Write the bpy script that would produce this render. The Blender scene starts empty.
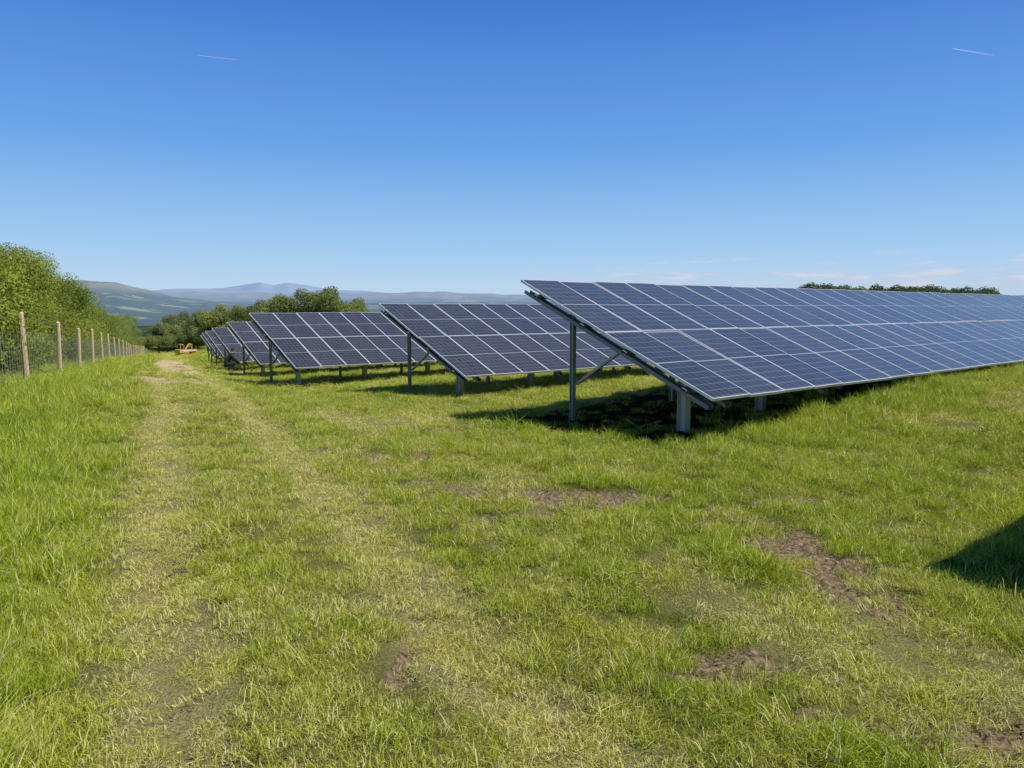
import bpy, math, random
import numpy as np
from mathutils import Vector, Matrix
random.seed(7); rng=np.random.default_rng(7)
sc=bpy.context.scene
sc.view_settings.view_transform='Standard'; sc.view_settings.look='None'; sc.view_settings.exposure=0
COL=sc.collection
# ------------------------------------------------------------------ noise
def _h(ix,iy,s):
    v=np.sin(ix*127.1+iy*311.7+s*74.7)*43758.5453
    return v-np.floor(v)
def vnoise(x,y,s=0):
    ix=np.floor(x);iy=np.floor(y);fx=x-ix;fy=y-iy
    fx=fx*fx*(3-2*fx);fy=fy*fy*(3-2*fy)
    a=_h(ix,iy,s);b=_h(ix+1,iy,s);c=_h(ix,iy+1,s);d=_h(ix+1,iy+1,s)
    return (a*(1-fx)+b*fx)*(1-fy)+(c*(1-fx)+d*fx)*fy
def fbm(x,y,o=4,s=0):
    t=0;a=.5
    for i in range(o):
        t=t+a*vnoise(x*2**i,y*2**i,s+i*3);a*=.5
    return t/(1-.5**o)
def ss(a,b,x):
    t=np.clip((x-a)/(b-a),0,1);return t*t*(3-2*t)
# ------------------------------------------------------------------ terrain
E1=np.array([.777,.629]);E2=np.array([-.629,.777])
def fence_dist(x,y): return (x+11.2)*(-.903)+(y-17)*(-.43)
def rut(x,y,x0,w):
    c=x0-.47*(y-6.2)
    d=(x-c)*.905+(fbm(y*.4,y*0+x0,2,3)-.5)*.25
    return np.exp(-(d/w)**2)
S1=([-900,-300,40,80,120,150,175,230,300,1024,2000],[290,288,284,281,283,290,297,302,303,301,300])
S2=([-900,0,150,200,240,300,400,440,480,540,700,1024,2000],[300,297,292,292,293,293,293,292,294,295,297,295,296])
S3=([-900,150,190,225,245,262,275,290,310,340,400,700,1024,2000],[300,291,289,288,285,282,285,283,286,290,294,299,299,300])
def zg(x,y):
    x=np.asarray(x,float);y=np.asarray(y,float)
    p=-.629*x+.777*y;t=.777*x+.629*y
    q=(p-6)/2
    Z=-.0495*2*np.where(q>20,q,np.log1p(np.exp(np.clip(q,-30,20))))
    dl=fence_dist(x,y)
    Z=Z+.55*ss(-6,-1.5,dl)*ss(7,18,p)*(1-ss(40,110,p))
    Z=Z+.32*ss(7.5,14.5,t)*(1-ss(8,15,p))
    r=np.hypot(x,y)
    nr=1-ss(25,60,r)
    Z=Z+(fbm(x*.9,y*.9,3,5)-.5)*.13*ss(1,5,r)+(fbm(x*3.1,y*3.1,2,15)-.5)*.06*nr
    Z=Z-.05*nr*np.maximum(rut(x,y,-3.0,.3),rut(x,y,-1.55,.3))
    Z=np.maximum(Z,-9)
    az=np.arctan2(x,y);azc=np.clip(az,-1.0,1.0)
    px=512+740*np.tan(azc);D=r*np.cos(azc)
    base=-45*ss(170,1000,r)+(fbm(x/400,y/400,3,9)-.5)*14*ss(250,900,r)
    F=base
    for (S,rc,w,sd) in ((S1,3300,1500,1),(S2,5400,1600,2),(S3,9000,2200,3)):
        top=1.6+(308-np.interp(px,S[0],S[1]))/740*D*rc/np.maximum(r,1)
        top=top+(fbm(px/22.,r/900.,3,sd+20)-.5)*rc/740*2.4
        F=np.maximum(F,base+(top-base)*np.exp(-((r-rc)/w*1.5)**2))
    F=F+(fbm(x/140,y/140,3,66)-.5)*14*ss(600,1500,r)*(1-ss(2800,3300,r))
    k=ss(150,420,r)
    return Z*(1-k)+F*k
# worn / dirt / painted under-row shade masks, in world metres
DIRT=[(-.19,6.45,.52,.27),(.72,6.2,.55,.24),(-.6,6.7,.24,.22),(1.92,4.72,.33,.66),(.95,3.2,.29,.16),(1.70,2.64,.30,.18),
 (-.5,3.25,.07,.24),(1.6,5.5,.40,.12),(1.2,2.75,.22,.10),(-9.4,19.8,1.1,2.4),(2.3,6.1,.26,.10),(-11.7,25,.5,2.6),
 (.2,5.75,.6,.09),(2.05,3.9,.19,.14),(-1.2,8.3,.6,.13),(-2.2,4.75,.08,.30),(2.9,5.3,.22,.10),(-1.0,6.9,.2,.12)]
def dirtmask(x,y,grow=0.):
    m=np.zeros_like(x)
    for (cx,cy,a,b) in DIRT:
        d=((x-cx)/a)**2+((y-cy)/b)**2
        m=np.maximum(m,np.exp(-d*.7))
    far=.95*rut(x,y,-2.4,1.2)*ss(25,30,y)*(1-ss(52,80,y))
    m=np.maximum(m,far)
    n=.55*fbm(x*6,y*6,4,31)+.45*fbm(x*19,y*19,3,37)
    m=ss(.37-grow,.53-grow,m*(.04+1.85*n))
    return m
def wornmask(x,y):
    n=fbm(x*1.1,y*1.1,3,41)
    w=np.maximum(rut(x,y,-3.0,.32),rut(x,y,-1.55,.32))*(.8+.8*n)
    w=np.maximum(w,.34*rut(x,y,-2.3,1.5)*(.3+1.2*n))
    a=.903*y-.43*x;b=.903*x+.43*y
    patch=ss(.47,.70,fbm(b*1.1,a*.45,5,51))*.72*(1-ss(30,60,y))*(1-.7*rut(x,y,-2.9,1.6))
    fine=.42*ss(.50,.70,fbm(b*4.5,a*2.4,3,57))
    return np.clip(np.maximum(w,np.maximum(patch,fine)*(fence_dist(x,y)<-3.2)),0,1)
def undershade_mask(x,y):  # strip under the front row: shade painted in, grass thinned
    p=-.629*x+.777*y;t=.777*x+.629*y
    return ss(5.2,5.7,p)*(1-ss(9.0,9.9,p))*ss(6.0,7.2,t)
# ------------------------------------------------------------------ material helpers
def newmat(name):
    m=bpy.data.materials.new(name);m.use_nodes=True
    nt=m.node_tree;nt.nodes.clear();return m,nt
def N(nt,t,**k):
    n=nt.nodes.new(t)
    for a,b in k.items(): setattr(n,a,b)
    return n
def L(nt,a,b): nt.links.new(a,b)
def out(nt,sh):
    o=N(nt,'ShaderNodeOutputMaterial');L(nt,sh,o.inputs[0])
def mixc(nt,fac,a,b,blend='MIX'):
    n=N(nt,'ShaderNodeMix',data_type='RGBA',blend_type=blend)
    for s,v in ((0,fac),(6,a),(7,b)):
        if isinstance(v,(int,float)): n.inputs[s].default_value=v
        elif isinstance(v,tuple): n.inputs[s].default_value=(*v,1)
        else: L(nt,v,n.inputs[s])
    return n.outputs[2]
def mth(nt,op,a,b=None,c=None,clamp=False):
    n=N(nt,'ShaderNodeMath',operation=op);n.use_clamp=clamp
    for i,v in enumerate((a,b,c)):
        if v is None: continue
        if isinstance(v,(int,float)): n.inputs[i].default_value=v
        else: L(nt,v,n.inputs[i])
    return n.outputs[0]
def noise(nt,vec,scale,detail=4,rough=.55):
    n=N(nt,'ShaderNodeTexNoise');n.inputs['Scale'].default_value=scale;n.inputs['Detail'].default_value=detail
    n.inputs['Roughness'].default_value=rough
    if vec is not None: L(nt,vec,n.inputs['Vector'])
    return n.outputs[0]
def mapr(nt,v,a,b,c=0,d=1):
    n=N(nt,'ShaderNodeMapRange');n.inputs[1].default_value=a;n.inputs[2].default_value=b
    n.inputs[3].default_value=c;n.inputs[4].default_value=d;L(nt,v,n.inputs[0]);return n.outputs[0]
def upnormal(nt,k):
    g=N(nt,'ShaderNodeNewGeometry').outputs['Normal']
    a=N(nt,'ShaderNodeVectorMath',operation='ADD');L(nt,g,a.inputs[0]);a.inputs[1].default_value=(0,0,k)
    b=N(nt,'ShaderNodeVectorMath',operation='NORMALIZE');L(nt,a.outputs[0],b.inputs[0]);return b.outputs[0]
def pmat(name,col,rough=.6,metal=0,var=.25,scale=20,bump=0.0):
    m,nt=newmat(name)
    tc=N(nt,'ShaderNodeTexCoord')
    n=noise(nt,tc.outputs['Object'],scale)
    c=mixc(nt,n,tuple(v*(1-var) for v in col),tuple(min(1,v*(1+var)) for v in col))
    b=N(nt,'ShaderNodeBsdfPrincipled');L(nt,c,b.inputs['Base Color'])
    b.inputs['Roughness'].default_value=rough;b.inputs['Metallic'].default_value=metal
    if bump:
        bp=N(nt,'ShaderNodeBump');bp.inputs['Strength'].default_value=bump;L(nt,n,bp.inputs['Height']);L(nt,bp.outputs[0],b.inputs['Normal'])
    out(nt,b.outputs[0]);return m
# ------------------------------------------------------------------ object helpers
def meshdata(name,v,f,mats=(),smooth=False):
    me=bpy.data.meshes.new(name);me.from_pydata([tuple(map(float,a)) for a in v],[],[tuple(map(int,a)) for a in f])
    for m in mats: me.materials.append(m)
    if smooth: me.polygons.foreach_set('use_smooth',[True]*len(me.polygons))
    me.update();return me
def obj(name,data,parent=None,loc=(0,0,0),rot=(0,0,0),scale=(1,1,1)):
    o=bpy.data.objects.new(name,data);COL.objects.link(o)
    o.location=loc;o.rotation_euler=rot;o.scale=scale
    if parent is not None: o.parent=parent
    return o
def tag(o,label,cat,group=None):
    o['label']=label;o['category']=cat
    if group:o['group']=group
class MB:
    def __init__(s): s.v=[];s.f=[];s.m=[]
    def box(s,c,d,mi=0,R=None):
        b=len(s.v)
        for z in(-1,1):
            for y in(-1,1):
                for x in(-1,1):
                    q=Vector((x*d[0]/2,y*d[1]/2,z*d[2]/2))
                    if R is not None:q=R@q
                    s.v.append((q.x+c[0],q.y+c[1],q.z+c[2]))
        for f in((0,2,3,1),(4,5,7,6),(0,1,5,4),(2,6,7,3),(0,4,6,2),(1,3,7,5)):
            s.f.append(tuple(b+i for i in f));s.m.append(mi)
    def tube(s,a,b,r0,r1,n=7,mi=0,cap=True):
        a=Vector(a);b=Vector(b);d=(b-a).normalized();u=d.orthogonal().normalized();w=d.cross(u);k=len(s.v)
        for (c,r) in((a,r0),(b,r1)):
            for i in range(n):
                t=2*math.pi*i/n;q=c+u*(r*math.cos(t))+w*(r*math.sin(t));s.v.append(tuple(q))
        for i in range(n):
            j=(i+1)%n;s.f.append((k+i,k+j,k+n+j,k+n+i));s.m.append(mi)
        if cap:
            s.f.append(tuple(k+i for i in reversed(range(n))));s.m.append(mi)
            s.f.append(tuple(k+n+i for i in range(n)));s.m.append(mi)
    def mesh(s,name,mats,smooth=False):
        me=meshdata(name,s.v,s.f,mats,smooth)
        me.polygons.foreach_set('material_index',s.m);me.update();return me
# ------------------------------------------------------------------ ground material
def ground_mat():
    m,nt=newmat('ground_soil_and_grass')
    pos=N(nt,'ShaderNodeNewGeometry').outputs['Position']
    flat=N(nt,'ShaderNodeVectorMath',operation='MULTIPLY');L(nt,pos,flat.inputs[0]);flat.inputs[1].default_value=(1,1,0);fp=flat.outputs[0]
    nb=noise(nt,fp,.35,5);nf=noise(nt,fp,9,6,.7);nff=noise(nt,fp,60,5,.75)
    near=mixc(nt,mapr(nt,nff,.35,.65),(.05,.065,.010),(.16,.18,.03))
    at=N(nt,'ShaderNodeAttribute',attribute_name='worn')
    near=mixc(nt,at.outputs['Fac'],near,mixc(nt,mapr(nt,nff,.35,.65),(.15,.13,.05),(.46,.41,.18)))
    ln=N(nt,'ShaderNodeVectorMath',operation='LENGTH');L(nt,pos,ln.inputs[0]);r=ln.outputs[1]
    mid=mixc(nt,mapr(nt,nb,.35,.65),(.26,.32,.025),(.42,.43,.06))
    mid=mixc(nt,mth(nt,'MULTIPLY',nf,.5),mid,(.15,.20,.016))
    col=mixc(nt,mapr(nt,r,14,40),near,mid)
    un=N(nt,'ShaderNodeAttribute',attribute_name='undershade')
    col=mixc(nt,un.outputs['Fac'],col,(.022,.024,.008))  # shade painted into the ground colour to deepen the row's shadow
    ad=N(nt,'ShaderNodeAttribute',attribute_name='dirt')
    soil=mixc(nt,mapr(nt,noise(nt,fp,24,7,.85),.40,.60),(.045,.028,.014),(.46,.35,.21))
    soil=mixc(nt,mapr(nt,r,15,24),soil,(.52,.40,.26))
    col=mixc(nt,ad.outputs['Fac'],col,soil)
    vo=N(nt,'ShaderNodeTexVoronoi');vo.inputs['Scale'].default_value=1/170.;L(nt,fp,vo.inputs['Vector'])
    sep=N(nt,'ShaderNodeSeparateColor');L(nt,vo.outputs['Color'],sep.inputs[0])
    fld=mixc(nt,sep.outputs[0],(.07,.12,.025),(.19,.23,.07))
    fld=mixc(nt,mapr(nt,sep.outputs[1],.75,.8),fld,(.26,.24,.12))
    ve=N(nt,'ShaderNodeTexVoronoi',feature='DISTANCE_TO_EDGE');ve.inputs['Scale'].default_value=1/170.;L(nt,fp,ve.inputs['Vector'])
    fld=mixc(nt,mapr(nt,ve.outputs[0],.06,.10),(.018,.036,.010),fld)
    wd=mapr(nt,noise(nt,fp,1/300.,7,.7),.45,.48)
    fld=mixc(nt,wd,fld,mixc(nt,mapr(nt,noise(nt,fp,1/25.,4,.8),.4,.6),(.010,.020,.006),(.040,.065,.015)))
    zz=N(nt,'ShaderNodeSeparateXYZ');L(nt,pos,zz.inputs[0])
    moor=mapr(nt,mth(nt,'ADD',zz.outputs[2],mth(nt,'MULTIPLY',noise(nt,fp,1/250.,5),70)),75,110)
    fld=mixc(nt,moor,fld,mixc(nt,mapr(nt,noise(nt,fp,1/160.,6,.7),.35,.65),(.09,.09,.035),(.20,.18,.09)))
    col=mixc(nt,mapr(nt,r,135,230),col,fld)
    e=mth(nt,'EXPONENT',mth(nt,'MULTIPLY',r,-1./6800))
    col=mixc(nt,mth(nt,'SUBTRACT',1,e),col,(.26,.37,.56))  # aerial haze painted into the ground colour by distance
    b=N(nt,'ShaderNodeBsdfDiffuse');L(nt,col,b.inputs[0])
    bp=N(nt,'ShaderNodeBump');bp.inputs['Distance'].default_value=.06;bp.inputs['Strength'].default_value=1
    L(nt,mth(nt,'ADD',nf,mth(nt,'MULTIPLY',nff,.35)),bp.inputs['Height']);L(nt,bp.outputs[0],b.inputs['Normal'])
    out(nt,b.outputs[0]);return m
def build_ground():
    R=np.concatenate([[.0],np.exp(np.linspace(math.log(.5),math.log(11500),760))])
    A=np.concatenate([np.linspace(-180,-46,45,endpoint=False),np.linspace(-46,46,460,endpoint=False),np.linspace(46,180,45,endpoint=False)])
    A=np.radians(A)
    nr,na=len(R),len(A)
    rr,aa=np.meshgrid(R,A,indexing='ij')
    x=rr*np.sin(aa);y=rr*np.cos(aa);z=zg(x,y)
    dm=dirtmask(x,y);z=z+dm*(-.02+.10*(fbm(x*14,y*14,3,88)-.5))*(rr<15)
    co=np.stack([x,y,z],-1).reshape(-1,3).astype(np.float32)
    i=np.arange(1,nr-1)[:,None];j=np.arange(na)[None,:];jn=(j+1)%na
    q=np.stack([i*na+j,(i+1)*na+j,(i+1)*na+jn,i*na+jn],-1).reshape(-1,4)[:,::-1]
    jj=np.arange(na);t=np.stack([np.zeros(na,int),na+jj,na+(jj+1)%na],-1)[:,::-1]
    me=bpy.data.meshes.new('ground')
    me.vertices.add(len(co));me.vertices.foreach_set('co',co.ravel())
    loops=np.concatenate([q.ravel(),t.ravel()]).astype(np.int32)
    me.loops.add(len(loops));me.loops.foreach_set('vertex_index',loops)
    st=np.concatenate([np.arange(len(q))*4,len(q)*4+np.arange(len(t))*3]).astype(np.int32)
    me.polygons.add(len(st));me.polygons.foreach_set('loop_start',st)
    me.update(calc_edges=True);me.validate()
    me.polygons.foreach_set('use_smooth',[True]*len(me.polygons))
    for nm,fn in(('dirt',dirtmask),('worn',wornmask),('undershade',undershade_mask)):
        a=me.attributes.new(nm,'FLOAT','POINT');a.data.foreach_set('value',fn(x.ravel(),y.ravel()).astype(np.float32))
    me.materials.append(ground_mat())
    o=obj('ground',me);o['kind']='structure'
build_ground()
# ------------------------------------------------------------------ grass
def blade_mat():
    m,nt=newmat('grass_blades')
    pos=N(nt,'ShaderNodeNewGeometry').outputs['Position']
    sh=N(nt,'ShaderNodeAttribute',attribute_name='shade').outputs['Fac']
    st=N(nt,'ShaderNodeAttribute',attribute_name='straw').outputs['Fac']
    tn=N(nt,'ShaderNodeAttribute',attribute_name='tone');tn.attribute_type='INSTANCER';tn=tn.outputs['Fac']
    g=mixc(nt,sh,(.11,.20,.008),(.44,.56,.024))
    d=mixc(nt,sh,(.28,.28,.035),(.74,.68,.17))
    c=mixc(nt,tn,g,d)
    nb=noise(nt,pos,.8,3)
    c=mixc(nt,mapr(nt,nb,.4,.65,0,.38),c,(.49,.52,.04))
    c=mixc(nt,st,c,(.75,.67,.30))
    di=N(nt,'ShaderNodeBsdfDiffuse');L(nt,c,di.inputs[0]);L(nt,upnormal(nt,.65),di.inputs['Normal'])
    tr=N(nt,'ShaderNodeBsdfTranslucent');L(nt,mixc(nt,.4,c,(.50,.56,.01)),tr.inputs[0])
    gl=N(nt,'ShaderNodeBsdfGlossy');gl.inputs['Roughness'].default_value=.45;gl.inputs[0].default_value=(.8,.8,.6,1)
    a=N(nt,'ShaderNodeMixShader');a.inputs[0].default_value=.33;L(nt,di.outputs[0],a.inputs[1]);L(nt,tr.outputs[0],a.inputs[2])
    b=N(nt,'ShaderNodeMixShader');b.inputs[0].default_value=.022;L(nt,a.outputs[0],b.inputs[1]);L(nt,gl.outputs[0],b.inputs[2])
    out(nt,b.outputs[0]);return m
BM=blade_mat()
def tuft(name,n,rad,hmin,hmax,wid,lean,straw):
    r=rad*np.sqrt(rng.random(n));t=rng.random(n)*6.283
    bx=r*np.cos(t);by=r*np.sin(t)
    h=hmin+(hmax-hmin)*rng.random(n)
    la=rng.random(n)*6.283;lm=lean*(.2+rng.random(n))*h
    lx=np.cos(la)*lm;ly=np.sin(la)*lm
    wa=rng.random(n)*6.283;w=wid*(.6+.8*rng.random(n))
    wx=np.cos(wa)*w/2;wy=np.sin(wa)*w/2
    zt=np.sqrt(np.maximum(h*h-lm*lm,(.25*h)**2))
    v=np.zeros((n,5,3))
    v[:,0]=np.stack([bx-wx,by-wy,-.02+0*h],-1);v[:,1]=np.stack([bx+wx,by+wy,-.02+0*h],-1)
    v[:,2]=np.stack([bx+wx*.8+lx*.35,by+wy*.8+ly*.35,zt*.6],-1);v[:,3]=np.stack([bx-wx*.8+lx*.35,by-wy*.8+ly*.35,zt*.6],-1)
    v[:,4]=np.stack([bx+lx,by+ly,zt],-1)
    f=[]
    for i in range(n): f+= [(i*5,i*5+1,i*5+2,i*5+3),(i*5+3,i*5+2,i*5+4)]
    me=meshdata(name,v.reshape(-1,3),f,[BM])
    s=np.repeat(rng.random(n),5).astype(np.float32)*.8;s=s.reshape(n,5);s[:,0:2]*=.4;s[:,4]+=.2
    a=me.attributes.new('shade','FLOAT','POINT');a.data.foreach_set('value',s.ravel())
    a=me.attributes.new('straw','FLOAT','POINT');a.data.foreach_set('value',np.repeat((rng.random(n)<straw)*.9,5).astype(np.float32))
    return bpy.data.objects.new(name,me)
TC=bpy.data.collections.new('tuft_library')
tufts=[tuft('tuft_a',165,.11,.02,.075,.0030,1.1,.10),tuft('tuft_b',165,.11,.02,.095,.0030,1.1,.20),
 tuft('tuft_c',180,.14,.012,.045,.0032,1.35,.48),tuft('tuft_d',130,.085,.07,.20,.0035,.85,.08),tuft('tuft_e',95,.085,.08,.26,.0035,.75,.24),
 tuft('tuft_f',150,.10,.04,.13,.0033,1.1,.13)]
for t in tufts: TC.objects.link(t)
def gn_instancer(name,coll):
    ng=bpy.data.node_groups.new(name,'GeometryNodeTree')
    ng.interface.new_socket('Geometry',in_out='INPUT',socket_type='NodeSocketGeometry')
    ng.interface.new_socket('Geometry',in_out='OUTPUT',socket_type='NodeSocketGeometry')
    gi=ng.nodes.new('NodeGroupInput');go=ng.nodes.new('NodeGroupOutput')
    ci=ng.nodes.new('GeometryNodeCollectionInfo');ci.inputs[0].default_value=coll
    ci.inputs['Separate Children'].default_value=True;ci.inputs['Reset Children'].default_value=True
    ip=ng.nodes.new('GeometryNodeInstanceOnPoints')
    def na(nm,dt):
        n=ng.nodes.new('GeometryNodeInputNamedAttribute');n.data_type=dt;n.inputs[0].default_value=nm;return n.outputs[0]
    L2=ng.links.new
    L2(gi.outputs[0],ip.inputs['Points']);L2(ci.outputs[0],ip.inputs['Instance']);ip.inputs['Pick Instance'].default_value=True
    L2(na('idx','INT'),ip.inputs['Instance Index'])
    er=ng.nodes.new('FunctionNodeEulerToRotation');L2(na('rotv','FLOAT_VECTOR'),er.inputs[0]);L2(er.outputs[0],ip.inputs['Rotation'])
    L2(na('sclv','FLOAT_VECTOR'),ip.inputs['Scale']);L2(ip.outputs[0],go.inputs[0])
    return ng
def scatter(name,x,y,z,idx,rot,scl,tone,ng):
    me=bpy.data.meshes.new(name);n=len(x)
    me.vertices.add(n);me.vertices.foreach_set('co',np.stack([x,y,z],-1).astype(np.float32).ravel())
    a=me.attributes.new('idx','INT','POINT');a.data.foreach_set('value',idx.astype(np.int32))
    a=me.attributes.new('rotv','FLOAT_VECTOR','POINT');a.data.foreach_set('vector',rot.astype(np.float32).ravel())
    a=me.attributes.new('sclv','FLOAT_VECTOR','POINT');a.data.foreach_set('vector',scl.astype(np.float32).ravel())
    a=me.attributes.new('tone','FLOAT','POINT');a.data.foreach_set('value',tone.astype(np.float32))
    o=obj(name,me);md=o.modifiers.new('scatter','NODES');md.node_group=ng;o['kind']='stuff';return o
def build_grass():
    xs=[];ys=[];ws=[]
    for(r0,r1,den,wsc) in((1.3,5,185,1.0),(5,10,130,1.1),(10,20,62,1.5),(20,38,24,2.2),(38,75,7.5,3.6),(75,140,1.8,6.5)):
        a0,a1=math.radians(-50),math.radians(50)
        n=int(den*(a1-a0)*(r1*r1-r0*r0)/2)
        r=np.sqrt(r0*r0+(r1*r1-r0*r0)*rng.random(n));a=a0+(a1-a0)*rng.random(n)
        xs.append(r*np.sin(a));ys.append(r*np.cos(a));ws.append(np.full(n,wsc))
    x=np.concatenate(xs);y=np.concatenate(ys);w=np.concatenate(ws)
    d=dirtmask(x,y,.06);wo=wornmask(x,y);dl=fence_dist(x,y);un=undershade_mask(x,y)
    gap=ss(.52,.66,fbm(x*4.5,y*4.5,3,123))*(w<1.6)
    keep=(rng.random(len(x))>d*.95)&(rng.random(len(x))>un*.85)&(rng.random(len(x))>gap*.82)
    x,y,w,d,wo,dl,un=[q[keep] for q in(x,y,w,d,wo,dl,un)]
    n=len(x)
    tallp=ss(-2.8,-1.2,dl)*1.0
    p=-.629*x+.777*y;t=.777*x+.629*y
    front=((p>4.2)&(p<5.9)&(t>7.9))
    tallp=np.maximum(tallp,front*1.0)
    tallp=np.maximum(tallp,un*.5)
    clump=ss(.54,.66,fbm(x*2.8,y*2.8,3,61))
    tallp=np.maximum(tallp,.55*clump*(1-wo*.85))
    tallp=np.maximum(tallp,.5*ss(3.2,5,x-.15*y)*(1-wo))
    u=rng.random(n)
    idx=np.where(u<tallp*.45,np.where(rng.random(n)<.6,3,4),np.where(u<tallp+.08,5,np.where(wo+rng.random(n)*.5-.25>.38,2,(rng.random(n)<.5).astype(int))))
    tone=np.clip(wo*1.0+.8*(fbm(x*3,y*3,3,91)-.45)+.2*rng.standard_normal(n)+.14-tallp*.4-un*.8,0,1)  # blade tone also lowered under the front row as painted shade
    rot=np.stack([rng.normal(0,.22,n),rng.normal(0,.22,n),rng.random(n)*6.283],-1)
    s=(.6+.8*rng.random(n))
    hs=s*(1-.5*wo)*np.where(w>3,1.15,1)*np.where(idx>=3,.72+.42*front+.35*ss(-2.8,-1.5,dl),.9)
    scl=np.stack([s*w,s*w,hs],-1)
    scatter('grass',x,y,zg(x,y)-.005,idx,rot,scl,tone,gn_instancer('grass_scatter',TC))
build_grass()
def build_flowers():
    m=pmat('buttercup_petals',(.75,.55,.02),.4,0,.1)
    g=pmat('buttercup_stalk',(.08,.15,.02),.6)
    b=MB()
    for k in range(5):
        a=k*1.2566;R=.008
        i=len(b.v)
        b.v+=[(0,0,.09),(R*math.cos(a-.5),R*math.sin(a-.5),.094),(1.3*R*math.cos(a),1.3*R*math.sin(a),.096),(R*math.cos(a+.5),R*math.sin(a+.5),.094)]
        b.f.append((i,i+1,i+2,i+3));b.m.append(0)
    b.tube((0,0,0),(0,0,.09),.0012,.001,4,1)
    me=b.mesh('buttercup',[m,g]);c=bpy.data.collections.new('flower_library');c.objects.link(bpy.data.objects.new('buttercup_source',me))
    n=14;r=2.6+6*rng.random(n);a=rng.uniform(-.5,.6,n);x=r*np.sin(a);y=r*np.cos(a)
    scatter('buttercups',x,y,zg(x,y),np.zeros(n),np.stack([rng.normal(0,.2,n),rng.normal(0,.2,n),rng.random(n)*6],-1),np.ones((n,3))*rng.uniform(.7,1.1,(n,1)),np.zeros(n),gn_instancer('flower_scatter',c))
build_flowers()
# ------------------------------------------------------------------ solar arrays
PW=.80
def glass_mat():
    m,nt=newmat('solar_cells_under_glass')
    tc=N(nt,'ShaderNodeTexCoord');s=N(nt,'ShaderNodeSeparateXYZ');L(nt,tc.outputs['Object'],s.inputs[0])
    cw=(PW-.014-.04)/6
    def grid(o,cell,half):
        v=mth(nt,'DIVIDE',o,cell);f=mth(nt,'FRACT',mth(nt,'ADD',v,100.0))
        d=mth(nt,'ABSOLUTE',mth(nt,'SUBTRACT',f,.5));return mth(nt,'GREATER_THAN',d,.5-half/cell)
    gx=grid(s.outputs[0],cw,.0022);gy=grid(s.outputs[1],.1595,.0032)
    line=mth(nt,'MAXIMUM',gx,gy)
    midl=mth(nt,'LESS_THAN',mth(nt,'ABSOLUTE',s.outputs[1]),.010)
    cx=mth(nt,'FLOOR',mth(nt,'DIVIDE',s.outputs[0],cw));cy=mth(nt,'FLOOR',mth(nt,'DIVIDE',s.outputs[1],.1595))
    bus=grid(mth(nt,'ADD',s.outputs[0],cw/6),cw/3,.0006)
    cb=N(nt,'ShaderNodeCombineXYZ');L(nt,cx,cb.inputs[0]);L(nt,cy,cb.inputs[1])
    oi=N(nt,'ShaderNodeObjectInfo');L(nt,mth(nt,'MULTIPLY',oi.outputs['Random'],50),cb.inputs[2])
    wn=N(nt,'ShaderNodeTexWhiteNoise');L(nt,cb.outputs[0],wn.inputs[0])
    vo=N(nt,'ShaderNodeTexVoronoi');vo.inputs['Scale'].default_value=60;L(nt,tc.outputs['Object'],vo.inputs['Vector'])
    cell=mixc(nt,wn.outputs[0],(.019,.021,.022),(.033,.036,.040))
    cell=mixc(nt,mth(nt,'MULTIPLY',vo.outputs['Color'],.25),cell,(.038,.042,.050))
    cell=mixc(nt,mth(nt,'MULTIPLY',bus,.3),cell,(.22,.23,.25))
    col=mixc(nt,line,cell,(.26,.27,.29))
    col=mixc(nt,midl,col,(.40,.41,.43))
    pvar=mapr(nt,oi.outputs['Random'],0,1,.0,.035)
    col=mixc(nt,pvar,col,(.4,.4,.42))
    b=N(nt,'ShaderNodeBsdfPrincipled');L(nt,col,b.inputs['Base Color']);b.inputs['Roughness'].default_value=.2
    b.inputs['IOR'].default_value=1.43
    b.inputs['Sheen Weight'].default_value=.5;b.inputs['Sheen Roughness'].default_value=.3;b.inputs['Sheen Tint'].default_value=(1,1,.97,1)
    out(nt,b.outputs[0]);return m
GLASS=glass_mat();FRAME=pmat('anodised_aluminium_frame',(.74,.75,.76),.4,.15,.05)
BACK=pmat('white_backsheet',(.35,.35,.36),.6,0,.05)
STEEL=pmat('galvanised_steel',(.36,.38,.39),.45,.6,.2,14)
STEELP=pmat('pale_galvanised_stub',(.50,.50,.47),.6,.2,.2,14)
STEELD=pmat('weathered_galvanised_rail',(.20,.21,.22),.55,.4,.2,14)
def panel_mesh():
    W,H,T,fr=PW-.010,1.990,.038,.0115
    b=MB()
    b.box((-W/2+fr/2,0,-T/2),(fr,H,T),1);b.box((W/2-fr/2,0,-T/2),(fr,H,T),1)
    b.box((0,-H/2+fr/2,-T/2),(W-2*fr,fr,T),1);b.box((0,H/2-fr/2,-T/2),(W-2*fr,fr,T),1)
    b.box((0,0,-.006),(W-2*fr,H-2*fr,.005),0)
    b.box((0,0,-.0115),(W-2*fr,H-2*fr,.003),2)
    b.box((0,H/2-.25,-.024),(.12,.08,.02),3)
    return b.mesh('solar_panel',[GLASS,FRAME,BACK,pmat('junction_box_plastic',(.02,.02,.02))])
PAN=panel_mesh()
TILT=math.radians(22.9);ct,st_=math.cos(TILT),math.sin(TILT)
ROWANG=math.atan2(.629,.777)
def orient(a,b):
    a=Vector(a);b=Vector(b);d=b-a
    return (a+b)/2,d.to_track_quat('Z','X').to_euler(),d.length
UNIT={}
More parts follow.
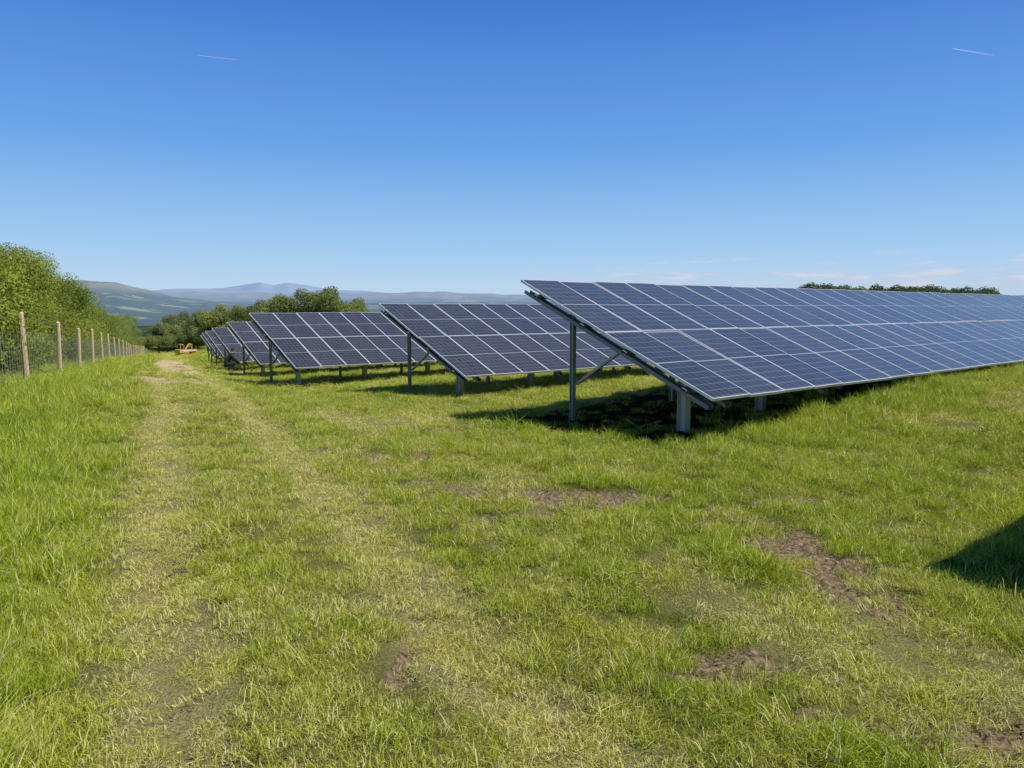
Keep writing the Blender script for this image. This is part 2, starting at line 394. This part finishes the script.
def unit_profile(kind):
    if kind in UNIT:return UNIT[kind]
    b=MB()
    if kind=='post':
        b.box((0,0,0),(.006,.062,1));b.box((0,.034,0),(.064,.006,1));b.box((0,-.034,0),(.064,.006,1));m=STEEL
    elif kind=='stub':
        b.box((0,0,0),(.007,.115,1));b.box((0,.061,0),(.115,.007,1));b.box((0,-.061,0),(.115,.007,1));m=STEELP
    elif kind=='brace':
        b.box((0,0,0),(.006,.04,1));b.box((.018,.023,0),(.042,.006,1));m=STEEL
    elif kind=='rafter':
        b.box((0,0,0),(.006,.10,1));b.box((.025,.053,0),(.055,.006,1));b.box((.025,-.053,0),(.055,.006,1));m=STEELD
    else:
        b.box((0,0,0),(.005,.07,1));b.box((.022,.0375,0),(.048,.005,1));b.box((.022,-.0375,0),(.048,.005,1));m=STEELD
    UNIT[kind]=b.mesh(kind,[m]);return UNIT[kind]
def member(kind,name,parent,a,b):
    c,e,l=orient(a,b);return obj(name,unit_profile(kind),parent,c,e,(1,1,l))
LOW1=np.array([2.46,8.43])
ROWS=[(-1,-1.75,0.0,11),(0,0,0,47),(1,1.80,-.33,33),(2,1.30,-.60,33),(3,3.1,-1.03,31),(4,4.8,-1.45,27),(5,6.75,-1.84,24),(6,8.8,-2.2,24),(7,10.9,-2.6,22)]
LB={-1:"short bank of blue solar panels casting a shadow on grass",0:"long bank of blue solar panels on galvanised steel legs",
 1:"bank of blue solar panels behind the longest bank",2:"tilted dark blue solar panels on a gentle grass slope"}
def build_row(k,s,z0,nc):
    o2=LOW1+E2*7.7*k+E1*s
    if k==0: o2=np.array([2.45,8.93])
    root=obj('solar_array',None,None,(o2[0],o2[1],z0),(0,0,ROWANG));root.empty_display_size=.5
    tag(root,LB.get(k,"tilted dark blue solar panels further down the grass slope"),'solar panels','rows of solar panels in a field')
    hl=.49
    for i in range(nc):
        for j in range(2):
            sl=1.0+2.0*j
            dz=random.gauss(0,.004)
            obj('solar_panel',PAN,root,(i*PW+PW/2,sl*ct,hl+sl*st_+dz),(TILT+random.gauss(0,.004),random.gauss(0,.003),0))
    off=-.038-.04;LN=nc*PW
    for sl in(.45,1.55,2.45,3.55):
        y=sl*ct;z=hl+sl*st_+off
        c,e,l=orient((-.04,y,z),(LN+.04,y,z));o=obj('mounting_rail',unit_profile('rail'),root,c,(0,math.pi/2,0),(1,1,LN+.08))
        o.rotation_euler=(Matrix.Rotation(TILT,3,'X')@Matrix.Rotation(math.pi/2,3,'Y')).to_euler()
    x=.42;cr,sr=math.cos(ROWANG),math.sin(ROWANG)
    def gz(lx,ly):
        return float(zg(o2[0]+lx*cr-ly*sr,o2[1]+lx*sr+ly*cr))-z0
    ro=-.038-.08-.055
    member('rafter','rafter',root,(.06,.10*ct,hl+.10*st_+ro),(.06,3.9*ct,hl+3.9*st_+ro))
    while x<LN:
        member('rafter','rafter',root,(x,.10*ct,hl+.10*st_+ro),(x,3.9*ct,hl+3.9*st_+ro))
        for b,kd in((.72 if x<1 else 1.1,'stub'),(2.85,'post')):
            zt=hl+b*math.tan(TILT)+ro+.02
            member(kd,'support_post',root,(x-.06,b,gz(x,b)-.3),(x-.06,b,zt))
        member('brace','diagonal_brace',root,(x-.0,2.80,max(.42,gz(x,2.85)+.35)),(x-.0,1.75,hl+1.75*math.tan(TILT)+ro))
        x+=2.4
    return root
for r in ROWS: build_row(*r)
# ------------------------------------------------------------------ fence
WOOD=pmat('weathered_timber_post',(.66,.49,.29),.85,0,.25,6,.3)
WIRE=pmat('galvanised_wire',(.34,.35,.31),.6,.1,.1)
def build_fence():
    def P(D): return (-11.2-.476*(D-17),D)
    x0,y0=P(17);root=obj('fence',None,None,(x0,y0,float(zg(x0,y0))))
    tag(root,"timber post and wire mesh fence along scrubby hedge",'fence')
    r=root.location
    b=MB();b.tube((0,0,-.4),(0,0,1.62),.068,.06,9);b.tube((0,0,1.62),(0,0,1.65),.06,.035,9)
    pm=b.mesh('fence_post',[WOOD])
    pts=[]
    for k in range(-2,30):
        D=17+5.6*k;x,y=P(D);z=float(zg(x,y))
        pts.append((x,y,z))
        obj('fence_post',pm,root,(x-r.x,y-r.y,z-r.z),(random.gauss(0,.02),random.gauss(0,.02),random.random()*6),(1,1,random.uniform(.96,1.05)))
    w=MB()
    hs=[.08,.2,.32,.46,.62,.8,1.0,1.2,1.5]
    for i in range(len(pts)-1):
        a=np.array(pts[i]);c=np.array(pts[i+1])
        far=i>14
        for h in (hs if not far else hs[::2]):
            w.tube((a[0]-r.x+.05,a[1]-r.y,a[2]-r.z+h),(c[0]-r.x+.05,c[1]-r.y,c[2]-r.z+h),.0044,.0044,3,cap=False)
        n=22 if i<12 else 10
        for q in range(1,n+1):
            m=a+(c-a)*q/n
            w.tube((m[0]-r.x+.05,m[1]-r.y,m[2]-r.z+.06),(m[0]-r.x+.05,m[1]-r.y,m[2]-r.z+1.2),.0032,.0032,3,cap=False)
    obj('wire_mesh',w.mesh('wire_mesh',[WIRE]),root)
build_fence()
# ------------------------------------------------------------------ trees
def leaf_mat(name,c0,c1,c2,rv=.35):
    m,nt=newmat(name)
    pos=N(nt,'ShaderNodeNewGeometry').outputs['Position']
    sh=N(nt,'ShaderNodeAttribute',attribute_name='shade').outputs['Fac']
    c=mixc(nt,sh,c0,c1)
    c=mixc(nt,mapr(nt,noise(nt,pos,.35,3),.4,.62,0,.7),c,c2)
    oi=N(nt,'ShaderNodeObjectInfo')
    c=mixc(nt,mth(nt,'MULTIPLY',oi.outputs['Random'],rv),c,c0)
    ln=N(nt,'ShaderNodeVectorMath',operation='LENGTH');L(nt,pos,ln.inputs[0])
    c=mixc(nt,mapr(nt,ln.outputs[1],40,600,0,.4),c,(.3,.4,.5))  # bluish haze painted into the leaf colour, growing with distance
    di=N(nt,'ShaderNodeBsdfDiffuse');L(nt,c,di.inputs[0]);L(nt,upnormal(nt,.35),di.inputs['Normal'])
    tr=N(nt,'ShaderNodeBsdfTranslucent');L(nt,c,tr.inputs[0])
    a=N(nt,'ShaderNodeMixShader');a.inputs[0].default_value=.33;L(nt,di.outputs[0],a.inputs[1]);L(nt,tr.outputs[0],a.inputs[2])
    out(nt,a.outputs[0]);return m
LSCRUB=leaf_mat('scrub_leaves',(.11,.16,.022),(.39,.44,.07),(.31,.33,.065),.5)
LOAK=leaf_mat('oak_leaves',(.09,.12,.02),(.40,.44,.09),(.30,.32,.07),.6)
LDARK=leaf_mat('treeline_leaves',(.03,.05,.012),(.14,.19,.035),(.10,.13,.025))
BARK=pmat('bark',(.12,.09,.06),.9,0,.3,8,.4)
def tree_meshes(seed,H,RW,trunkh,leafs,lsize,mat,stems=1):
    r=np.random.default_rng(seed)
    b=MB();clumps=[]
    for s in range(stems):
        a0=r.random()*6.283;bx,by=(0,0) if stems==1 else (math.cos(a0)*.25,math.sin(a0)*.25)
        p0=Vector((bx,by,-.2));lean=Vector((math.cos(a0),math.sin(a0),0))*(.12 if stems==1 else .35)*H*.5
        p1=Vector((bx,by,trunkh))+lean*.3;p2=Vector((bx,by,H*.62))+lean
        R=H*.022 if stems>1 else H*.03
        b.tube(p0,p1,R*1.25,R,8);b.tube(p1,p2,R,R*.35,8)
        for i in range(9 if stems==1 else 5):
            t=r.random();st=p1.lerp(p2,t*.9);a=r.random()*6.283;rad=RW*(.45+.5*r.random())
            e=Vector((math.cos(a)*rad,math.sin(a)*rad,st.z+H*(.02+.2*r.random())))
            e.z=min(e.z,H*.88)
            b.tube(st,e,R*.45,R*.12,5)
            for q in range(2):
                e2=e.lerp(st,.4)+Vector((r.normal()*RW*.2,r.normal()*RW*.2,r.random()*H*.15));b.tube(e.lerp(st,.5),e2,R*.2,R*.07,4)
                clumps.append((e2,RW*(.22+.12*r.random())))
            clumps.append((e,RW*(.26+.16*r.random())))
        clumps.append((p2+Vector((0,0,H*.12)),RW*.38));clumps.append((p2+Vector((r.normal()*.3,r.normal()*.3,H*.24)),RW*.24))
    for i in range(8 if stems>1 else 4):
        a=r.random()*6.283;clumps.append((Vector((math.cos(a)*RW*.6,math.sin(a)*RW*.6,trunkh+H*.08+r.random()*H*.2)),RW*.3))
    W=np.array([c[1]**2 for c in clumps]);W/=W.sum()
    ci=r.choice(len(clumps),leafs,p=W)
    C=np.array([tuple(c[0]) for c in clumps])[ci];RR=np.array([c[1] for c in clumps])[ci]
    d=r.normal(size=(leafs,3));d/=np.linalg.norm(d,axis=1)[:,None]
    rad=RR*(.45+.65*r.random(leafs)**.6)
    P=C+d*rad[:,None]*np.array([1,1,.8])
    P[:,2]=np.maximum(P[:,2],.1)
    nrm=d*.8+r.normal(size=(leafs,3))*.45+np.array([0,0,.3]);nrm/=np.linalg.norm(nrm,axis=1)[:,None]
    u=np.cross(nrm,r.normal(size=(leafs,3)));u/=np.linalg.norm(u,axis=1)[:,None];w=np.cross(nrm,u)
    sz=(lsize*(.6+.8*r.random(leafs)))[:,None]
    V=np.stack([P-u*sz*.5,P-w*sz*.32+u*sz*.05,P+u*sz*.6,P+w*sz*.32+u*sz*.05],1).reshape(-1,3)
    F=np.arange(leafs*4).reshape(-1,4)
    cm=meshdata('crown',V,F,[mat])
    csh=r.random(len(clumps))[ci]
    s=np.clip(.65*csh+.35*r.random(leafs),0,1)
    a=cm.attributes.new('shade','FLOAT','POINT');a.data.foreach_set('value',np.repeat(s,4).astype(np.float32))
    return b.mesh('trunk',[BARK],True),cm
def place(name,meshes,x,y,sc_,label,cat,group,sz=1):
    z=float(zg(x,y))
    root=obj(name,None,None,(x,y,z),(0,0,random.random()*6.283),(sc_,sc_,sc_*sz))
    tag(root,label,cat,group)
    obj('trunk',meshes[0],root);obj('crown',meshes[1],root)
scr=[tree_meshes(10+i,7.0,2.9,.6,52000,.092,LSCRUB,4) for i in range(4)]
shr=[tree_meshes(30+i,2.9,1.8,.15,20000,.074,LSCRUB,4) for i in range(3)]
oak=[tree_meshes(50+i,9.0,4.6,1.4,22000,.24,LOAK,1) for i in range(5)]
dark=[tree_meshes(70+i,8.6,4.9,1.2,18000,.26,LDARK,1) for i in range(3)]
def FL(D,off): return (-11.2-.476*(D-17)-off,D)
D=20.
while D<215:
    x,y=FL(D+random.uniform(-1,1),6.2+random.uniform(-1,1.0))
    g=float(.66+.38*ss(22,36,D))
    place('scrub_tree',random.choice(scr),x,y,g*random.uniform(.90,1.06),"bushy yellow-green scrub tree behind wire fence",'tree','scrub trees behind the fence',random.uniform(.92,1.05))
    D+=random.uniform(2.1,2.9)*(1+max(0,D-60)/140)
D=13.
while D<190:
    x,y=FL(D+random.uniform(-.6,.6),2.4+random.uniform(-.5,1.0))
    place('shrub',random.choice(shr),x,y,random.uniform(.65,1.15),"low leafy green shrub beside wire fence",'shrub','shrubs behind the fence',random.uniform(.75,1.15))
    D+=random.uniform(1.4,2.1)*(1+max(0,D-50)/100)
for (u,D,h) in [(-.478,150,7),(-.466,165,7),(-.43,140,7.6),(-.41,140,9),(-.392,120,8.8),(-.37,128,9),(-.352,115,8.0),(-.335,122,9.4),(-.312,112,9.6),(-.285,110,10.2),(-.262,112,9.8),(-.242,110,10.4),(-.222,118,8),(-.205,125,9.4),(-.35,150,10),(-.30,150,10)]:
    place('broadleaf_tree',random.choice(oak),u*D,D,h/9.4*.90,"rounded olive green broadleaf tree beyond the panels",'tree','trees at the foot of the field',1.12)
for (u,D,h) in [(-.44,175,10),(-.456,180,9),(-.425,180,10)]:
    place('broadleaf_tree',random.choice(oak),u*D,D,h/9.4,"rounded olive green broadleaf tree beyond the panels",'tree','trees at the foot of the field')
for i in range(30):
    u=.388+i*.0088+random.uniform(-.003,.003);D=random.uniform(118,128)
    place('broadleaf_tree',random.choice(dark),u*D,D,(1.09-.22*i/29)*random.uniform(.96,1.04),"dark green tree in a line behind solar panels",'tree','tree line behind the long bank of panels',.94)
# ------------------------------------------------------------------ excavator, barriers, worker
YEL=pmat('yellow_machine_paint',(.62,.42,.07),.5,0,.1);BLK=pmat('black_rubber',(.02,.02,.02),.7);DGL=pmat('cab_glass',(.03,.04,.05),.1)
ORG=pmat('orange_plastic',(.75,.20,.03),.5,0,.1);WHT=pmat('white_reflective_band',(.75,.75,.72),.4,0,.05)
def build_digger(x,y,rz):
    root=obj('excavator',None,None,(x,y,float(zg(x,y))),(0,0,rz),(.62,.62,.62));tag(root,"small yellow excavator parked at end of grass track",'excavator')
    for s in(-1,1):
        b=MB();b.box((0,s*.75,.32),(2.0,.35,.5));
        for e in(-1,1): b.tube((e*1.0,s*.75-.175,.32),(e*1.0,s*.75+.175,.32),.25,.25,14)
        obj('track',b.mesh('track',[BLK]),root)
    b=MB();b.box((0,0,.62),(1.1,1.1,.18));b.box((-.25,0,1.0),(2.1,1.7,.56));b.box((-.95,0,1.4),(.8,1.6,.3));b.box((-.4,-.45,1.42),(.9,.6,.25))
    me=b.mesh('body',[YEL]);o=obj('body',me,root);md=o.modifiers.new('bevel','BEVEL');md.width=.05
    b=MB();b.box((.2,.42,1.95),(1.0,.8,1.3),0);c=obj('cab',b.mesh('cab',[DGL]),root)
    b=MB();b.box((.2,.42,2.65),(1.06,.86,.1),0)
    for ex in(-.3,.7):
        for ey in(.02,.82): b.box((ex,ey,1.95),(.08,.08,1.32),0)
    obj('cab_frame',b.mesh('cab_frame',[YEL]),c)
    b=MB();b.tube((.6,-.25,1.2),(2.0,-.25,2.7),.17,.15,6);b.tube((2.0,-.25,2.7),(2.9,-.25,2.5),.15,.12,6);obj('boom',b.mesh('boom',[YEL]),root)
    b=MB();b.tube((2.9,-.25,2.55),(2.7,-.25,1.1),.13,.09,6);obj('arm',b.mesh('arm',[YEL]),root)
    b=MB();b.box((2.62,-.25,.85),(.5,.6,.08));b.box((2.4,-.25,.65),(.08,.6,.42));b.box((2.6,-.25,.46),(.45,.6,.06))
    b.box((2.6,-.53,.66),(.46,.04,.42));b.box((2.6,.03,.66),(.46,.04,.42));obj('bucket',b.mesh('bucket',[BLK]),root)
build_digger(-.447*106,106,1.2)
def build_barrier(x,y,rz):
    root=obj('work_barrier',None,None,(x,y,float(zg(x,y))),(0,0,rz));tag(root,"orange plastic work barrier standing on grass track",'barrier','barriers around the work area')
    b=MB();b.box((0,0,.95),(2,.05,.10));b.box((0,0,.30),(2,.05,.08))
    for s in(-.97,-.33,.33,.97): b.box((s,0,.55),(.06,.05,.9))
    obj('barrier_frame',b.mesh('barrier_frame',[ORG]),root)
    b=MB();b.box((0,-.03,.78),(1.9,.02,.2));obj('reflective_board',b.mesh('reflective_board',[WHT]),root)
    for s in(-.8,.8):
        b=MB();b.box((s,0,.05),(.14,.7,.1));obj('foot',b.mesh('foot',[BLK]),root)
build_barrier(-.436*104,104,.7)
def build_person(x,y,rz):
    root=obj('person',None,None,(x,y,float(zg(x,y))),(0,0,rz));tag(root,"person in dark work clothes crouching beside solar panels",'person')
    V=[];E=[];R=[]
    def a(p,r,par=None):
        V.append(p);R.append(r)
        if par is not None:E.append((par,len(V)-1))
        return len(V)-1
    pel=a((0,0,.42),.15);ab=a((.10,0,.58),.14,pel);ch=a((.24,0,.78),.17,ab);nk=a((.34,0,.94),.065,ch);hd=a((.40,0,1.04),.095,nk);tp=a((.42,0,1.14),.08,hd)
    for s in(-1,1):
        hp=a((.02,s*.10,.40),.11,pel);kn=a((.42,s*.20,.46),.075,hp);an=a((.16,s*.17,.10),.05,kn);to=a((.36,s*.20,.05),.045,an)
        sh=a((.26,s*.19,.84),.075,ch);el=a((.42,s*.27,.62),.05,sh);wr=a((.62,s*.16,.50),.034,el);pm=a((.69,s*.14,.47),.036,wr)
        for f in range(4): q=a((.75,s*(.11+f*.022),.455),.010,pm);a((.775-.004*abs(f-1),s*(.11+f*.022),.43),.009,q)
        a((.72,s*.085,.46),.011,pm)
    me=bpy.data.meshes.new('body');me.from_pydata(V,E,[]);me.update()
    m,nt=newmat('clothes_and_skin');tc=N(nt,'ShaderNodeTexCoord');sx=N(nt,'ShaderNodeSeparateXYZ');L(nt,tc.outputs['Object'],sx.inputs[0])
    head=mth(nt,'GREATER_THAN',sx.outputs[2],.95);hand=mth(nt,'GREATER_THAN',sx.outputs[0],.63)
    c=mixc(nt,mth(nt,'MAXIMUM',head,hand),(.015,.017,.022),(.45,.27,.19))
    bs=N(nt,'ShaderNodeBsdfPrincipled');L(nt,c,bs.inputs[0]);bs.inputs['Roughness'].default_value=.8;out(nt,bs.outputs[0]);me.materials.append(m)
    o=obj('body',me,root);md=o.modifiers.new('skin','SKIN')
    sv=me.skin_vertices[0].data
    for i,r in enumerate(R): sv[i].radius=(r,r)
    sv[0].use_root=True
    md2=o.modifiers.new('sub','SUBSURF');md2.levels=1;md2.render_levels=2
    b=MB();n=14
    for i in range(5):
        ph=i/4*1.5
        for j in range(n): t=2*math.pi*j/n;b.v.append((.385+.105*math.cos(ph)*math.cos(t),.10*math.cos(ph)*math.sin(t),1.09+.11*math.sin(ph)))
    for i in range(4):
        for j in range(n): b.f.append((i*n+j,i*n+(j+1)%n,(i+1)*n+(j+1)%n,(i+1)*n+j));b.m.append(0)
    obj('hair',b.mesh('hair',[pmat('dark_hair',(.03,.02,.015),.8)],True),root)
build_person(-.389*34,34,.6)
# ------------------------------------------------------------------ contrails
def contrail(cx,cy,cz,dx,dy,dz,wid):
    m,nt=newmat('contrail_vapour')
    tr=N(nt,'ShaderNodeBsdfTransparent')
    glow=N(nt,'ShaderNodeEmission');glow.inputs[0].default_value=(.8,.9,1,1);glow.inputs[1].default_value=.75  # emission stands in for sunlight on the vapour
    mx=N(nt,'ShaderNodeMixShader');at=N(nt,'ShaderNodeAttribute',attribute_name='dens');L(nt,at.outputs['Fac'],mx.inputs[0]);L(nt,tr.outputs[0],mx.inputs[1]);L(nt,glow.outputs[0],mx.inputs[2])
    out(nt,mx.outputs[0])
    v=[];f=[];dn=[];n=24
    for i in range(n+1):
        t=i/n
        for j in range(5):
            k=(j-2)/2;v.append(((t-.5)*dx,(t-.5)*dy,(t-.5)*dz+k*wid*(1.2-.8*t)));dn.append(max(0,(1-k*k))*.8*(.15+.85*t)*min(1,(1-t)*12)*min(1,t*8))
    for i in range(n):
        for j in range(4): a0=i*5+j;f.append((a0,a0+1,a0+6,a0+5))
    me=meshdata('contrail',v,f,[m]);at=me.attributes.new('dens','FLOAT','POINT');at.data.foreach_set('value',dn)
    o=obj('contrail',me,None,(cx,cy,cz));o['kind']='structure';return o
def dirv(px,py,R):
    th=math.radians(5.86);a=(px-512)/739.6;b=(384-py)/739.6
    v=Vector((a,math.cos(th)+b*math.sin(th),-math.sin(th)+b*math.cos(th)));return v*R
for (pa,pb,w) in(((996,55.5),(951,48),8),((242,60),(197,55),4)):
    A=dirv(*pa,6000);B=dirv(*pb,6000);c=(A+B)/2;d=B-A
    contrail(c.x,c.y,c.z,d.x,d.y,d.z,w)
# ------------------------------------------------------------------ light, sky, camera
SAZ=98;SEL=60
w=bpy.data.worlds.new('World');sc.world=w;w.use_nodes=True;nt=w.node_tree;nt.nodes.clear()
sky=N(nt,'ShaderNodeTexSky',sky_type='NISHITA');sky.sun_disc=False;sky.sun_elevation=math.radians(SEL);sky.sun_rotation=math.radians(SAZ)
sky.air_density=1.0;sky.dust_density=.3;sky.ozone_density=3.0
tc=N(nt,'ShaderNodeTexCoord');sp=N(nt,'ShaderNodeSeparateXYZ');L(nt,tc.outputs['Generated'],sp.inputs[0])
cr=N(nt,'ShaderNodeValToRGB');L(nt,sp.outputs[2],cr.inputs[0])
E=cr.color_ramp.elements
stops=[(0.0,(.52,.68,.85)),(.035,(.46,.65,.87)),(.08,(.34,.58,.88)),(.2,(.135,.37,.82)),(.37,(.045,.190,.65)),(.55,(.026,.11,.42)),(.8,(.022,.08,.27))]
E[0].position,E[0].color=0,(*stops[0][1],1);E[1].position,E[1].color=.8,(*stops[-1][1],1)
for p_,c_ in stops[1:-1]:
    e_=E.new(p_);e_.color=(*c_,1)
sc10=N(nt,'ShaderNodeVectorMath',operation='SCALE');L(nt,cr.outputs[0],sc10.inputs[0]);sc10.inputs['Scale'].default_value=10.2
skyc=mixc(nt,.9,sky.outputs[0],sc10.outputs[0])
mp=N(nt,'ShaderNodeMapping');mp.inputs['Scale'].default_value=(9,9,60);L(nt,tc.outputs['Generated'],mp.inputs[0])
cn=noise(nt,mp.outputs[0],1.8,7,.62)
cl=mapr(nt,cn,.40,.60,.35,1)
band=mapr(nt,mth(nt,'ADD',sp.outputs[2],mth(nt,'MULTIPLY',mth(nt,'SUBTRACT',cn,.5),-.10)),.056,.036)
side=mapr(nt,sp.outputs[0],-.02,.25,.0,1)
fac=mth(nt,'MULTIPLY',mth(nt,'MULTIPLY',cl,band),mth(nt,'MULTIPLY',side,.72))
c=mixc(nt,fac,skyc,mixc(nt,mapr(nt,cn,.45,.62),(5.0,5.7,7.0),(6.8,6.9,7.8)))
bg=N(nt,'ShaderNodeBackground');bg.inputs[1].default_value=.1;L(nt,c,bg.inputs[0])
wo=N(nt,'ShaderNodeOutputWorld');L(nt,bg.outputs[0],wo.inputs[0])
sd=bpy.data.lights.new('sun','SUN');sd.energy=5.0;sd.angle=math.radians(.53);sd.color=(1,.95,.84)
so=obj('sun',sd)
e,a=math.radians(SEL),math.radians(SAZ)
tos=Vector((math.sin(a)*math.cos(e),math.cos(a)*math.cos(e),math.sin(e)))
so.rotation_euler=(-tos).to_track_quat('-Z','Y').to_euler();so.location=(0,0,30)
cd=bpy.data.cameras.new('camera');cd.lens=26;cd.sensor_width=36;cd.clip_end=30000;cd.clip_start=.05
co=obj('camera',cd,None,(0,0,1.6),(math.radians(90-5.86),0,0))
sc.camera=co
